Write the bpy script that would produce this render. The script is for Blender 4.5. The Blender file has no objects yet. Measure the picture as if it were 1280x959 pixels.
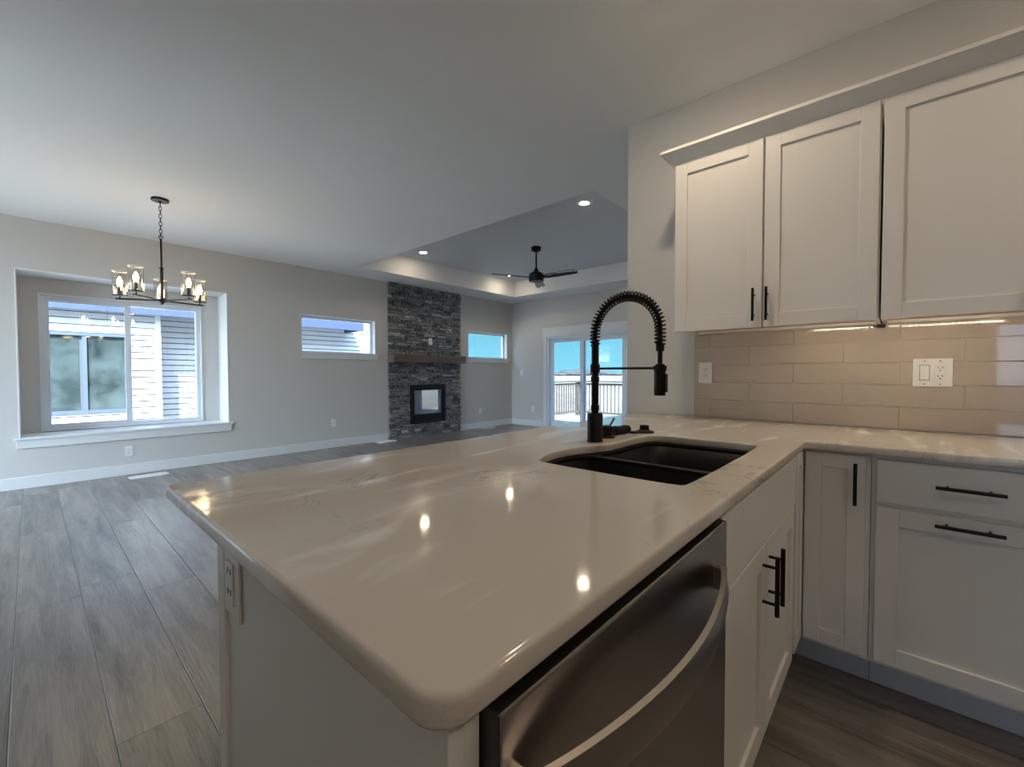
import bpy, bmesh, math, random
from mathutils import Vector, Matrix
random.seed(7)
S = bpy.context.scene
COL = S.collection
PI = math.pi

# ------------------------------------------------------------------ camera
cam_d = bpy.data.cameras.new('camera')
cam = bpy.data.objects.new('camera', cam_d)
COL.objects.link(cam)
YAW, PITCH, ROLL = .730392, -.0255364, -.00125816
fw = Vector((math.cos(YAW)*math.cos(PITCH), math.sin(YAW)*math.cos(PITCH), math.sin(PITCH)))
rt = Vector((math.sin(YAW), -math.cos(YAW), 0))
up = rt.cross(fw)
rt2 = rt*math.cos(ROLL) + up*math.sin(ROLL)
up2 = -rt*math.sin(ROLL) + up*math.cos(ROLL)
mw = Matrix((rt2, up2, -fw)).transposed().to_4x4()
mw.translation = Vector((0, 0, 1.17))
cam.matrix_world = mw
cam_d.sensor_fit = 'HORIZONTAL'
cam_d.sensor_width = 36
cam_d.lens = 539.088/1280*36
cam_d.clip_start = .02
cam_d.clip_end = 2000
S.camera = cam

# ------------------------------------------------------------------ light and exposure
S.view_settings.view_transform = 'Standard'
S.view_settings.look = 'None'
S.view_settings.exposure = 1.46
S.view_settings.gamma = 1.0
S.view_settings.use_curve_mapping = False
S.cycles.use_denoising = True
S.cycles.max_bounces = 10
S.cycles.diffuse_bounces = 6
S.cycles.glossy_bounces = 5
S.cycles.transmission_bounces = 8
S.cycles.transparent_max_bounces = 16
S.cycles.sample_clamp_indirect = 12
S.cycles.caustics_reflective = False
S.cycles.caustics_refractive = False

GLOW_E = 9.5
SUN_E, SKY_E, LAMP_E, BULB_E = 9.5, .92, 114.0, 50.0
w = bpy.data.worlds.new('sky'); S.world = w; w.use_nodes = True
nt = w.node_tree; nt.nodes.clear()
tc = nt.nodes.new('ShaderNodeTexCoord'); sp = nt.nodes.new('ShaderNodeSeparateXYZ')
cr = nt.nodes.new('ShaderNodeValToRGB'); bg = nt.nodes.new('ShaderNodeBackground'); wo = nt.nodes.new('ShaderNodeOutputWorld')
nt.links.new(tc.outputs['Generated'], sp.inputs[0]); nt.links.new(sp.outputs['Z'], cr.inputs[0])
nt.links.new(cr.outputs[0], bg.inputs[0]); nt.links.new(bg.outputs[0], wo.inputs[0])
e = cr.color_ramp.elements
e[0].position = 0.0; e[0].color = (.14, .37, .47, 1)
e[1].position = 1.0; e[1].color = (.50, .72, 1.2, 1)
m_ = cr.color_ramp.elements.new(.12); m_.color = (.088, .29, .41, 1)
m_ = cr.color_ramp.elements.new(.32); m_.color = (.30, .45, .78, 1)
bg.inputs[1].default_value = SKY_E
# the sky is brighter on the sun's side, low down
vm = nt.nodes.new('ShaderNodeVectorMath'); vm.operation = 'DOT_PRODUCT'; vm.inputs[1].default_value = Vector((-.83, -.5, .25)).normalized()
nt.links.new(tc.outputs['Generated'], vm.inputs[0])
gr = nt.nodes.new('ShaderNodeMapRange'); gr.interpolation_type = 'SMOOTHSTEP'
gr.inputs['From Min'].default_value = .35; gr.inputs['From Max'].default_value = 1.0; gr.inputs['To Min'].default_value = 0; gr.inputs['To Max'].default_value = GLOW_E
nt.links.new(vm.outputs['Value'], gr.inputs[0])
gc = nt.nodes.new('ShaderNodeVectorMath'); gc.operation = 'SCALE'; gc.inputs[0].default_value = (.80, .95, 1.15); nt.links.new(gr.outputs[0], gc.inputs['Scale'])
ga = nt.nodes.new('ShaderNodeVectorMath'); ga.operation = 'ADD'; nt.links.new(cr.outputs[0], ga.inputs[0]); nt.links.new(gc.outputs[0], ga.inputs[1])
nt.links.new(ga.outputs[0], bg.inputs[0])

sun_d = bpy.data.lights.new('sun', 'SUN'); sun_d.energy = SUN_E; sun_d.angle = .009; sun_d.color = (1, .96, .88)
sun = bpy.data.objects.new('sun', sun_d); COL.objects.link(sun)
sun.rotation_euler = Vector((-.6, -1, 1.2)).to_track_quat('Z', 'Y').to_euler()
sun.location = (-6, -10, 12)

# ------------------------------------------------------------------ materials
def mat(name, col, rough=.5, metal=0., spec=.5, emit=None, es=0., coat=0.):
    m = bpy.data.materials.new(name); m.use_nodes = True
    b = m.node_tree.nodes['Principled BSDF']
    b.inputs['Base Color'].default_value = (*col, 1)
    b.inputs['Roughness'].default_value = rough
    b.inputs['Metallic'].default_value = metal
    b.inputs['Specular IOR Level'].default_value = spec
    b.inputs['Coat Weight'].default_value = coat
    if emit:
        b.inputs['Emission Color'].default_value = (*emit, 1)
        b.inputs['Emission Strength'].default_value = es
    return m
def N(m, t, **kw):
    n = m.node_tree.nodes.new(t)
    for k, v in kw.items(): setattr(n, k, v)
    return n
def L(m, a, b): m.node_tree.links.new(a, b)
def bsdf(m): return m.node_tree.nodes['Principled BSDF']
def bump(m, scale, strength, dist=.002, detail=4, vec=None):
    n = N(m, 'ShaderNodeTexNoise'); n.inputs['Scale'].default_value = scale; n.inputs['Detail'].default_value = detail
    t = N(m, 'ShaderNodeTexCoord'); L(m, vec if vec else t.outputs['Object'], n.inputs['Vector'])
    bp = N(m, 'ShaderNodeBump'); bp.inputs['Strength'].default_value = strength; bp.inputs['Distance'].default_value = dist
    L(m, n.outputs[0], bp.inputs['Height']); L(m, bp.outputs[0], bsdf(m).inputs['Normal'])
    return n
def varied(m, c1, c2, scale, detail=4, stretch=(1, 1, 1)):
    t = N(m, 'ShaderNodeTexCoord'); mp = N(m, 'ShaderNodeMapping'); mp.inputs['Scale'].default_value = stretch
    n = N(m, 'ShaderNodeTexNoise'); n.inputs['Scale'].default_value = scale; n.inputs['Detail'].default_value = detail
    r = N(m, 'ShaderNodeValToRGB'); r.color_ramp.elements[0].color = (*c1, 1); r.color_ramp.elements[1].color = (*c2, 1)
    r.color_ramp.elements[0].position = .3; r.color_ramp.elements[1].position = .7
    L(m, t.outputs['Object'], mp.inputs[0]); L(m, mp.outputs[0], n.inputs['Vector'])
    L(m, n.outputs[0], r.inputs[0]); L(m, r.outputs[0], bsdf(m).inputs['Base Color'])
    return r

WALL = mat('wall_paint', (.60, .585, .56), .85, spec=.25); bump(WALL, 220, .08, .001)
CEIL = mat('ceiling_paint', (.79, .80, .80), .9, spec=.2); bump(CEIL, 90, .12, .002)
TRIM = mat('white_trim_paint', (.74, .75, .75), .4); bump(TRIM, 60, .02, .001)
CAB = mat('white_cabinet_paint', (.80, .785, .76), .38); bump(CAB, 80, .02, .0008)
VINYL = mat('white_vinyl', (.72, .78, .86), .35); bump(VINYL, 40, .02, .001)
PLAST = mat('white_plastic', (.80, .79, .77), .3); bump(PLAST, 150, .01, .0005)
BEZ = mat('bezel_gap_shade', (.42, .41, .40), .5); bump(BEZ, 150, .01, .0005)  # grey puts the shade of the gap round the rocker into colour
DARKP = mat('dark_slot', (.03, .03, .03), .6); bump(DARKP, 150, .01, .0005)
BLACK = mat('matte_black_metal', (.006, .006, .007), .38, spec=.25); bump(BLACK, 300, .04, .0004)
BLACKP = mat('black_plastic', (.008, .007, .007), .5, spec=.25); bump(BLACKP, 200, .05, .0005)
SINK = mat('black_composite', (.004, .004, .0045), .45, spec=.2); bump(SINK, 500, .2, .0004)
RAWW = mat('raw_maple', (.62, .45, .28), .6); varied(RAWW, (.55, .40, .25), (.68, .50, .33), 6, stretch=(1, .1, 1))
GROUT = mat('grout', (.62, .58, .53), .8); bump(GROUT, 400, .2, .0005)
TOE = mat('toe_kick_laminate', (.60, .62, .65), .5); bump(TOE, 40, .03, .001)
STEEL = mat('brushed_stainless', (.36, .33, .31), .28, 1.0)
t = N(STEEL, 'ShaderNodeTexCoord'); mp = N(STEEL, 'ShaderNodeMapping'); mp.inputs['Scale'].default_value = (2, 2, 400)
n = N(STEEL, 'ShaderNodeTexNoise'); n.inputs['Scale'].default_value = 3
L(STEEL, t.outputs['Object'], mp.inputs[0]); L(STEEL, mp.outputs[0], n.inputs['Vector'])
b_ = N(STEEL, 'ShaderNodeBump'); b_.inputs['Strength'].default_value = .08; b_.inputs['Distance'].default_value = .0006
L(STEEL, n.outputs[0], b_.inputs['Height']); L(STEEL, b_.outputs[0], bsdf(STEEL).inputs['Normal'])
DWSIDE = mat('dark_appliance_side', (.05, .05, .052), .45, .3); bump(DWSIDE, 60, .03, .001)
CHROME = mat('polished_steel', (.7, .7, .7), .12, 1.0); bump(CHROME, 100, .01, .0003)
LENS = mat('lamp_lens', (.9, .88, .8), .4, emit=(1, .80, .57), es=LAMP_E); bump(LENS, 90, .01, .0005)
LENST = mat('tray_lamp_lens', (.9, .88, .8), .4, emit=(1, .82, .60), es=55); bump(LENST, 90, .01, .0005)
BULB = mat('bulb_glass_lit', (1, .9, .7), .3, emit=(1, .74, .42), es=BULB_E); bump(BULB, 90, .01, .0005)
DIODE = mat('diode_lit', (1, .95, .85), .3, emit=(1, .88, .68), es=100.0); bump(DIODE, 90, .01, .0005)
TILE = mat('greige_ceramic_tile', (.40, .345, .295), .05)
varied(TILE, (.46, .395, .335), (.51, .44, .375), 3); bump(TILE, 9, .12, .002, 2)

# quartz
QUARTZ = mat('pale_quartz', (.66, .63, .58), .13)
t = N(QUARTZ, 'ShaderNodeTexCoord')
n1 = N(QUARTZ, 'ShaderNodeTexNoise'); n1.inputs['Scale'].default_value = 3.2; n1.inputs['Detail'].default_value = 9; n1.inputs['Roughness'].default_value = .62; n1.inputs['Distortion'].default_value = 1.2
n2 = N(QUARTZ, 'ShaderNodeTexNoise'); n2.inputs['Scale'].default_value = 1.7; n2.inputs['Detail'].default_value = 2
ma = N(QUARTZ, 'ShaderNodeMath', operation='SUBTRACT'); ma.inputs[1].default_value = .5
mb = N(QUARTZ, 'ShaderNodeMath', operation='ABSOLUTE')
mr = N(QUARTZ, 'ShaderNodeMapRange'); mr.inputs['From Min'].default_value = 0; mr.inputs['From Max'].default_value = .010; mr.inputs['To Min'].default_value = 1; mr.inputs['To Max'].default_value = 0
mr2 = N(QUARTZ, 'ShaderNodeMapRange'); mr2.inputs['From Min'].default_value = .50; mr2.inputs['From Max'].default_value = .62
mm = N(QUARTZ, 'ShaderNodeMath', operation='MULTIPLY')
mx = N(QUARTZ, 'ShaderNodeMixRGB'); mx.inputs[1].default_value = (.665, .62, .56, 1); mx.inputs[2].default_value = (.40, .36, .31, 1)
for q in (n1, n2): L(QUARTZ, t.outputs['Object'], q.inputs['Vector'])
L(QUARTZ, n1.outputs[0], ma.inputs[0]); L(QUARTZ, ma.outputs[0], mb.inputs[0]); L(QUARTZ, mb.outputs[0], mr.inputs[0])
L(QUARTZ, n2.outputs[0], mr2.inputs[0]); L(QUARTZ, mr.outputs[0], mm.inputs[0]); L(QUARTZ, mr2.outputs[0], mm.inputs[1])
L(QUARTZ, mm.outputs[0], mx.inputs[0]); 
# wiped streaks of dust change the gloss
mp = N(QUARTZ, 'ShaderNodeMapping'); mp.inputs['Scale'].default_value = (.8, 3.2, 1); mp.inputs['Rotation'].default_value = (0, 0, .35)
n3 = N(QUARTZ, 'ShaderNodeTexNoise'); n3.inputs['Scale'].default_value = 3.0; n3.inputs['Detail'].default_value = 8; n3.inputs['Distortion'].default_value = .8
r3 = N(QUARTZ, 'ShaderNodeMapRange'); r3.inputs['From Min'].default_value = .50; r3.inputs['From Max'].default_value = .66; r3.inputs['To Min'].default_value = .065; r3.inputs['To Max'].default_value = .24
L(QUARTZ, t.outputs['Object'], mp.inputs[0]); L(QUARTZ, mp.outputs[0], n3.inputs['Vector']); L(QUARTZ, n3.outputs[0], r3.inputs[0]); L(QUARTZ, r3.outputs[0], bsdf(QUARTZ).inputs['Roughness'])

r4 = N(QUARTZ, 'ShaderNodeMapRange'); r4.inputs['From Min'].default_value = .56; r4.inputs['From Max'].default_value = .70; r4.inputs['To Max'].default_value = .75
mx2 = N(QUARTZ, 'ShaderNodeMixRGB'); mx2.inputs[2].default_value = (.86, .86, .85, 1)
L(QUARTZ, n3.outputs[0], r4.inputs[0]); L(QUARTZ, r4.outputs[0], mx2.inputs[0]); L(QUARTZ, mx.outputs[0], mx2.inputs[1]); L(QUARTZ, mx2.outputs[0], bsdf(QUARTZ).inputs['Base Color'])

# plank floor
FLOOR = mat('grey_brown_planks', (.13, .11, .09), .30, spec=1.0)
def MN(op, a=None, b=None, m=FLOOR):
    q = N(m, 'ShaderNodeMath', operation=op)
    for i, v in enumerate((a, b)):
        if v is None: continue
        if isinstance(v, (int, float)): q.inputs[i].default_value = v
        else: L(m, v, q.inputs[i])
    return q.outputs[0]
t = N(FLOOR, 'ShaderNodeTexCoord'); sx = N(FLOOR, 'ShaderNodeSeparateXYZ'); L(FLOOR, t.outputs['Object'], sx.inputs[0])
xs = MN('DIVIDE', MN('SUBTRACT', sx.outputs['X'], .158), .228)
ix = MN('FLOOR', xs); fx = MN('FRACT', xs)
wn = N(FLOOR, 'ShaderNodeTexWhiteNoise', noise_dimensions='1D'); L(FLOOR, MN('ADD', ix, 3.0), wn.inputs['W'])
ys = MN('DIVIDE', MN('ADD', sx.outputs['Y'], MN('MULTIPLY', wn.outputs['Value'], 1.5)), 1.5)
iy = MN('FLOOR', ys); fy = MN('FRACT', ys)
ex = MN('MULTIPLY', MN('MINIMUM', fx, MN('SUBTRACT', 1.0, fx)), .228)
ey = MN('MULTIPLY', MN('MINIMUM', fy, MN('SUBTRACT', 1.0, fy)), 1.5)
ed = MN('MINIMUM', ex, ey)
seam = N(FLOOR, 'ShaderNodeMapRange'); seam.inputs['From Max'].default_value = .0025; seam.inputs['To Min'].default_value = 1; seam.inputs['To Max'].default_value = 0; L(FLOOR, ed, seam.inputs[0])
cb = N(FLOOR, 'ShaderNodeCombineXYZ'); L(FLOOR, ix, cb.inputs[0]); L(FLOOR, iy, cb.inputs[1])
wn2 = N(FLOOR, 'ShaderNodeTexWhiteNoise', noise_dimensions='2D'); L(FLOOR, cb.outputs[0], wn2.inputs['Vector'])
gv = N(FLOOR, 'ShaderNodeCombineXYZ')
L(FLOOR, MN('MULTIPLY', sx.outputs['X'], 13.0), gv.inputs[0]); L(FLOOR, MN('ADD', MN('MULTIPLY', sx.outputs['Y'], 1.1), MN('MULTIPLY', wn2.outputs['Value'], 37.0)), gv.inputs[1]); L(FLOOR, MN('MULTIPLY', wn2.outputs['Value'], 11.0), gv.inputs[2])
gn = N(FLOOR, 'ShaderNodeTexNoise'); gn.inputs['Scale'].default_value = 1.3; gn.inputs['Detail'].default_value = 6; gn.inputs['Distortion'].default_value = .4; L(FLOOR, gv.outputs[0], gn.inputs['Vector'])
rings = MN('FRACT', MN('MULTIPLY', gn.outputs[0], 11.0))
ringl = MN('SMOOTH_MIN', MN('ABSOLUTE', MN('SUBTRACT', rings, .5)), .3)
fine = N(FLOOR, 'ShaderNodeTexNoise'); fine.inputs['Scale'].default_value = 1.0; fine.inputs['Detail'].default_value = 8
fv = N(FLOOR, 'ShaderNodeCombineXYZ'); L(FLOOR, MN('MULTIPLY', sx.outputs['X'], 150.0), fv.inputs[0]); L(FLOOR, MN('MULTIPLY', sx.outputs['Y'], 7.0), fv.inputs[1]); L(FLOOR, fv.outputs[0], fine.inputs['Vector'])
tone = MN('ADD', MN('MULTIPLY', gn.outputs[0], .75), MN('ADD', MN('MULTIPLY', wn2.outputs['Value'], .16), MN('ADD', MN('MULTIPLY', fine.outputs[0], .26), MN('MULTIPLY', MN('SUBTRACT', ringl, .2), .22))))
rp = N(FLOOR, 'ShaderNodeValToRGB'); L(FLOOR, tone, rp.inputs[0])
rp.color_ramp.elements[0].position = .38; rp.color_ramp.elements[0].color = (.090, .079, .070, 1)
rp.color_ramp.elements[1].position = .78; rp.color_ramp.elements[1].color = (.34, .305, .27, 1)
sm = N(FLOOR, 'ShaderNodeMixRGB'); sm.inputs[2].default_value = (.02, .017, .014, 1); L(FLOOR, MN('MULTIPLY', seam.outputs[0], .85), sm.inputs[0]); L(FLOOR, rp.outputs[0], sm.inputs[1])
L(FLOOR, sm.outputs[0], bsdf(FLOOR).inputs['Base Color'])
hh = MN('SUBTRACT', MN('ADD', MN('MULTIPLY', ringl, .8), MN('MULTIPLY', fine.outputs[0], 1.1)), MN('MULTIPLY', seam.outputs[0], 2.5))
bp = N(FLOOR, 'ShaderNodeBump'); bp.inputs['Strength'].default_value = .8; bp.inputs['Distance'].default_value = .0015
L(FLOOR, hh, bp.inputs['Height']); L(FLOOR, bp.outputs[0], bsdf(FLOOR).inputs['Normal'])

def stone_mat():
    m = mat('ledger_stone', (.2, .2, .21), .85, spec=.3)
    a = N(m, 'ShaderNodeAttribute'); a.attribute_name = 'tone'
    t = N(m, 'ShaderNodeTexCoord'); n = N(m, 'ShaderNodeTexNoise'); n.inputs['Scale'].default_value = 28; n.inputs['Detail'].default_value = 7
    L(m, t.outputs['Object'], n.inputs['Vector'])
    ad = N(m, 'ShaderNodeMath', operation='MULTIPLY_ADD'); L(m, n.outputs[0], ad.inputs[0]); ad.inputs[1].default_value = .9; L(m, a.outputs['Fac'], ad.inputs[2])
    r = N(m, 'ShaderNodeValToRGB'); L(m, ad.outputs[0], r.inputs[0])
    r.color_ramp.elements[0].position = .35; r.color_ramp.elements[0].color = (.08, .085, .095, 1)
    r.color_ramp.elements[1].position = 1.25 / 1.3; r.color_ramp.elements[1].color = (.62, .61, .60, 1)
    k = r.color_ramp.elements.new(.68); k.color = (.30, .31, .33, 1)
    L(m, r.outputs[0], bsdf(m).inputs['Base Color'])
    b = N(m, 'ShaderNodeBump'); b.inputs['Strength'].default_value = .7; b.inputs['Distance'].default_value = .012
    L(m, n.outputs[0], b.inputs['Height']); L(m, b.outputs[0], bsdf(m).inputs['Normal'])
    return m
STONE = stone_mat()
MANTEL = mat('stained_beam', (.09, .06, .045), .5); varied(MANTEL, (.075, .05, .038), (.16, .115, .09), 3, 8, (.6, 6, 6)); 
SIDING = mat('pale_vinyl_siding', (.64, .65, .66), .6); bump(SIDING, 30, .1, .002)
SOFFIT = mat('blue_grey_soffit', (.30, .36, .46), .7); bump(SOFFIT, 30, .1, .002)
ROOF = mat('asphalt_shingle', (.12, .12, .13), .9); bump(ROOF, 80, .4, .004)
DECKW = mat('weathered_deck_wood', (.45, .42, .38), .75); varied(DECKW, (.20, .19, .18), (.30, .285, .27), 4, 6, (1, 8, 1))
RAILW = mat('grey_rail_wood', (.22, .21, .20), .75); varied(RAILW, (.045, .043, .042), (.085, .08, .077), 4, 6, (4, 4, 1))
FIELD = mat('pale_dry_ground', (.62, .60, .55), .9); varied(FIELD, (.055, .05, .042), (.17, .16, .145), .6, 12)
TREE = mat('distant_foliage', (.018, .028, .032), .9); bump(TREE, 2, .4, .1)
EXTW = mat('lap_shadow_core', (.07, .08, .10), .7); bump(EXTW, 30, .1, .002)  # dark core seen between the laps, painting their shadow lines
FASC = mat('blue_grey_fascia', (.035, .055, .12), .6); bump(FASC, 30, .1, .002)
NFRAME = mat('grey_blue_window_frame', (.07, .10, .14), .5); bump(NFRAME, 30, .1, .002)
NGLASS = mat('neighbour_dark_glass', (.05, .08, .09), .06, spec=.6); varied(NGLASS, (.012, .02, .022), (.07, .10, .105), 3, 6)
INTD = mat('firebox_interior', (.02, .02, .022), .7); bump(INTD, 60, .1, .002)
def glass(name, refl=.07, tint=(1, 1, 1), rough=0.0):
    m = bpy.data.materials.new(name); m.use_nodes = True; nt = m.node_tree; nt.nodes.clear()
    o = nt.nodes.new('ShaderNodeOutputMaterial'); mx = nt.nodes.new('ShaderNodeMixShader')
    tr = nt.nodes.new('ShaderNodeBsdfTransparent'); tr.inputs[0].default_value = (*tint, 1)
    gl = nt.nodes.new('ShaderNodeBsdfGlossy'); gl.inputs['Roughness'].default_value = rough
    fr = nt.nodes.new('ShaderNodeLayerWeight'); fr.inputs[0].default_value = .5
    mr = nt.nodes.new('ShaderNodeMapRange'); mr.inputs['From Min'].default_value = .0; mr.inputs['From Max'].default_value = 1
    mr.inputs['To Min'].default_value = refl; mr.inputs['To Max'].default_value = .75
    pw = nt.nodes.new('ShaderNodeMath'); pw.operation = 'POWER'; pw.inputs[1].default_value = 3.5
    nt.links.new(fr.outputs['Facing'], pw.inputs[0]); nt.links.new(pw.outputs[0], mr.inputs[0])
    nt.links.new(mr.outputs[0], mx.inputs[0]); nt.links.new(tr.outputs[0], mx.inputs[1]); nt.links.new(gl.outputs[0], mx.inputs[2]); nt.links.new(mx.outputs[0], o.inputs[0])
    return m
GLASS = glass('window_glass', .08, (.93, .97, .98))
TGLASS = glass('tinted_door_glass', .08, (.42, .44, .46))
SHADEG = glass('seeded_glass', .12, (.985, .975, .96), .03)
FGLASS = glass('firebox_glass', .30, (.35, .35, .36))

# ------------------------------------------------------------------ mesh helpers
ORIG = {}
def origin(o):
    return Vector((0, 0, 0)) if o is None else ORIG[o.name]
class MB:
    def __init__(s): s.bm = bmesh.new()
    def box(s, x0, x1, y0, y1, z0, z1, F=None):
        vs = []
        for x in (x0, x1):
            for y in (y0, y1):
                for z in (z0, z1):
                    p = (x, y, z) if F is None else F(x, y, z)
                    vs.append(s.bm.verts.new(p))
        for q in ((0, 1, 3, 2), (4, 6, 7, 5), (0, 4, 5, 1), (2, 3, 7, 6), (0, 2, 6, 4), (1, 5, 7, 3)):
            s.bm.faces.new([vs[i] for i in q])
        return s
    def cyl(s, p0, p1, r, seg=20, r2=None, caps=True):
        p0, p1 = Vector(p0), Vector(p1); d = (p1-p0).normalized()
        a = d.orthogonal().normalized(); b = d.cross(a); r2 = r if r2 is None else r2
        rings = []
        for p, rr in ((p0, r), (p1, r2)):
            rings.append([s.bm.verts.new(p + (a*math.cos(2*PI*i/seg) + b*math.sin(2*PI*i/seg))*rr) for i in range(seg)])
        for i in range(seg):
            j = (i+1) % seg; s.bm.faces.new((rings[0][i], rings[0][j], rings[1][j], rings[1][i]))
        if caps:
            s.bm.faces.new(rings[0]); s.bm.faces.new(rings[1])
        return s
    def lathe(s, prof, c, seg=28, close=False):
        c = Vector(c); rings = []
        for r, z in prof:
            r = max(r, 1e-4)
            rings.append([s.bm.verts.new(c + Vector((r*math.cos(2*PI*i/seg), r*math.sin(2*PI*i/seg), z))) for i in range(seg)])
        pr = list(zip(rings, rings[1:] + ([rings[0]] if close else [])))
        if not close: pr = pr[:len(rings)-1]
        for A, B in pr:
            for i in range(seg):
                j = (i+1) % seg; s.bm.faces.new((A[i], A[j], B[j], B[i]))
        if not close:
            s.bm.faces.new(rings[0]); s.bm.faces.new(rings[-1])
        return s
    def tube(s, pts, r, seg=8, closed=False):
        pts = [Vector(p) for p in pts]; n = len(pts); rings = []; nrm = None
        for i, p in enumerate(pts):
            if closed: d = pts[(i+1) % n] - pts[i-1]
            else: d = pts[min(i+1, n-1)] - pts[max(i-1, 0)]
            d.normalize()
            if nrm is None: nrm = d.orthogonal().normalized()
            nrm = (nrm - d*nrm.dot(d)).normalized(); b = d.cross(nrm)
            rr = r[i] if isinstance(r, (list, tuple)) else r
            rings.append([s.bm.verts.new(p + (nrm*math.cos(2*PI*k/seg) + b*math.sin(2*PI*k/seg))*rr) for k in range(seg)])
        for i in range(n if closed else n-1):
            A, B = rings[i], rings[(i+1) % n]
            for k in range(seg):
                j = (k+1) % seg; s.bm.faces.new((A[k], A[j], B[j], B[k]))
        if not closed:
            s.bm.faces.new(rings[0]); s.bm.faces.new(rings[-1])
        return s
    def prism(s, poly, d, close=True):
        """poly: list of 3D points; extruded along vector d"""
        A = [s.bm.verts.new(p) for p in poly]; B = [s.bm.verts.new(Vector(p)+Vector(d)) for p in poly]; n = len(poly)
        for i in range(n):
            j = (i+1) % n; s.bm.faces.new((A[i], A[j], B[j], B[i]))
        s.bm.faces.new(A); s.bm.faces.new(B)
        return s
    def sphere(s, c, r, sc=(1, 1, 1), u=16, v=10):
        bmesh.ops.create_uvsphere(s.bm, u_segments=u, v_segments=v, radius=r, matrix=Matrix.Translation(c) @ Matrix.Diagonal((*sc, 1)))
        return s
    def build(s, name, m, parent=None, bevel=0, smooth=False, kind=None, seg=2):
        bmesh.ops.recalc_face_normals(s.bm, faces=s.bm.faces)
        if parent is None:
            xs = [v.co for v in s.bm.verts]
            if kind == 'structure': o0 = Vector((0, 0, 0))
            else: o0 = Vector(((min(v.x for v in xs)+max(v.x for v in xs))/2, (min(v.y for v in xs)+max(v.y for v in xs))/2, min(v.z for v in xs)))
        else: o0 = origin(parent)
        for v in s.bm.verts: v.co -= o0
        me = bpy.data.meshes.new(name); s.bm.to_mesh(me); s.bm.free()
        return link(name, me, m, parent, o0, bevel, smooth, kind, seg)
def link(name, me, m, parent, o0, bevel=0, smooth=False, kind=None, seg=2):
    o = bpy.data.objects.new(name, me); COL.objects.link(o)
    for mm_ in (m if isinstance(m, (list, tuple)) else [m]): me.materials.append(mm_)
    if parent is None: o.location = o0; ORIG[o.name] = o0.copy()
    else: o.parent = parent; ORIG[o.name] = o0.copy()
    if smooth:
        me.polygons.foreach_set('use_smooth', [True]*len(me.polygons)); me.set_sharp_from_angle(angle=math.radians(38))
    if bevel:
        b = o.modifiers.new('bevel', 'BEVEL'); b.width = bevel; b.segments = seg; b.limit_method = 'ANGLE'; b.angle_limit = math.radians(40)
    if kind: o['kind'] = kind
    return o
def tag(o, label, cat=None, group=None, kind=None):
    o['label'] = label
    if cat: o['category'] = cat
    if group: o['group'] = group
    if kind: o['kind'] = kind
    return o
def thing(name, loc, label, cat, group=None):
    o = bpy.data.objects.new(name, None); COL.objects.link(o); o.location = loc; o.empty_display_size = .05
    ORIG[o.name] = Vector(loc); tag(o, label, cat, group)
    return o
def kids(o): return [c for c in bpy.data.objects if c.parent == o]
def dup(o, loc=None, label=None, rz=None, parent=None):
    c = o.copy(); COL.objects.link(c)
    if parent is not None: c.parent = parent
    if loc is not None: c.location = loc
    if rz is not None: c.rotation_euler = (0, 0, rz)
    if label: c['label'] = label
    for k in kids(o): dup(k, parent=c)
    return c
def holes_wall(u0, u1, z0, z1, t0, t1, holes, axis, name, m, kind='structure'):
    """wall in the u-z plane with rectangular openings; axis 'Y': u is x and t is y; axis 'X': u is y and t is x"""
    us = sorted({u0, u1, *[h[0] for h in holes], *[h[1] for h in holes]}); zs = sorted({z0, z1, *[h[2] for h in holes], *[h[3] for h in holes]})
    b = MB()
    for a, c in zip(us, us[1:]):
        run = None
        for p, q in zip(zs, zs[1:]):
            mu, mz = (a+c)/2, (p+q)/2
            if any(h[0] < mu < h[1] and h[2] < mz < h[3] for h in holes):
                if run: box_u(b, axis, a, c, t0, t1, *run); run = None
            else: run = (run[0], q) if run else (p, q)
        if run: box_u(b, axis, a, c, t0, t1, *run)
    return b.build(name, m, kind=kind)
def box_u(b, axis, a, c, t0, t1, p, q):
    if axis == 'Y': b.box(a, c, t0, t1, p, q)
    else: b.box(t0, t1, a, c, p, q)
def flat_curve(outer, holes, z_lo, z_hi, bev, name, m, parent=None, res=3, kind=None):
    """a flat slab with holes and rounded top and bottom arrises"""
    cu = bpy.data.curves.new(name, 'CURVE'); cu.dimensions = '2D'; cu.fill_mode = 'BOTH'
    for poly in [outer]+holes:
        sp_ = cu.splines.new('POLY'); sp_.points.add(len(poly)-1); sp_.use_cyclic_u = True
        for i, p in enumerate(poly): sp_.points[i].co = (p[0], p[1], 0, 1)
    cu.extrude = (z_hi-z_lo)/2-bev; cu.bevel_depth = bev; cu.bevel_resolution = res; cu.offset = -bev
    tmp = bpy.data.objects.new('tmp', cu); COL.objects.link(tmp)
    dg = bpy.context.evaluated_depsgraph_get(); me = bpy.data.meshes.new_from_object(tmp.evaluated_get(dg))
    bpy.data.objects.remove(tmp); bpy.data.curves.remove(cu)
    o0 = origin(parent) if parent else Vector((outer[0][0], outer[0][1], z_lo))
    for v in me.vertices: v.co = v.co + Vector((0, 0, (z_lo+z_hi)/2)) - o0
    me.materials.clear(); me.name = name
    return link(name, me, m, parent, o0, 0, True, kind)
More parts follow.
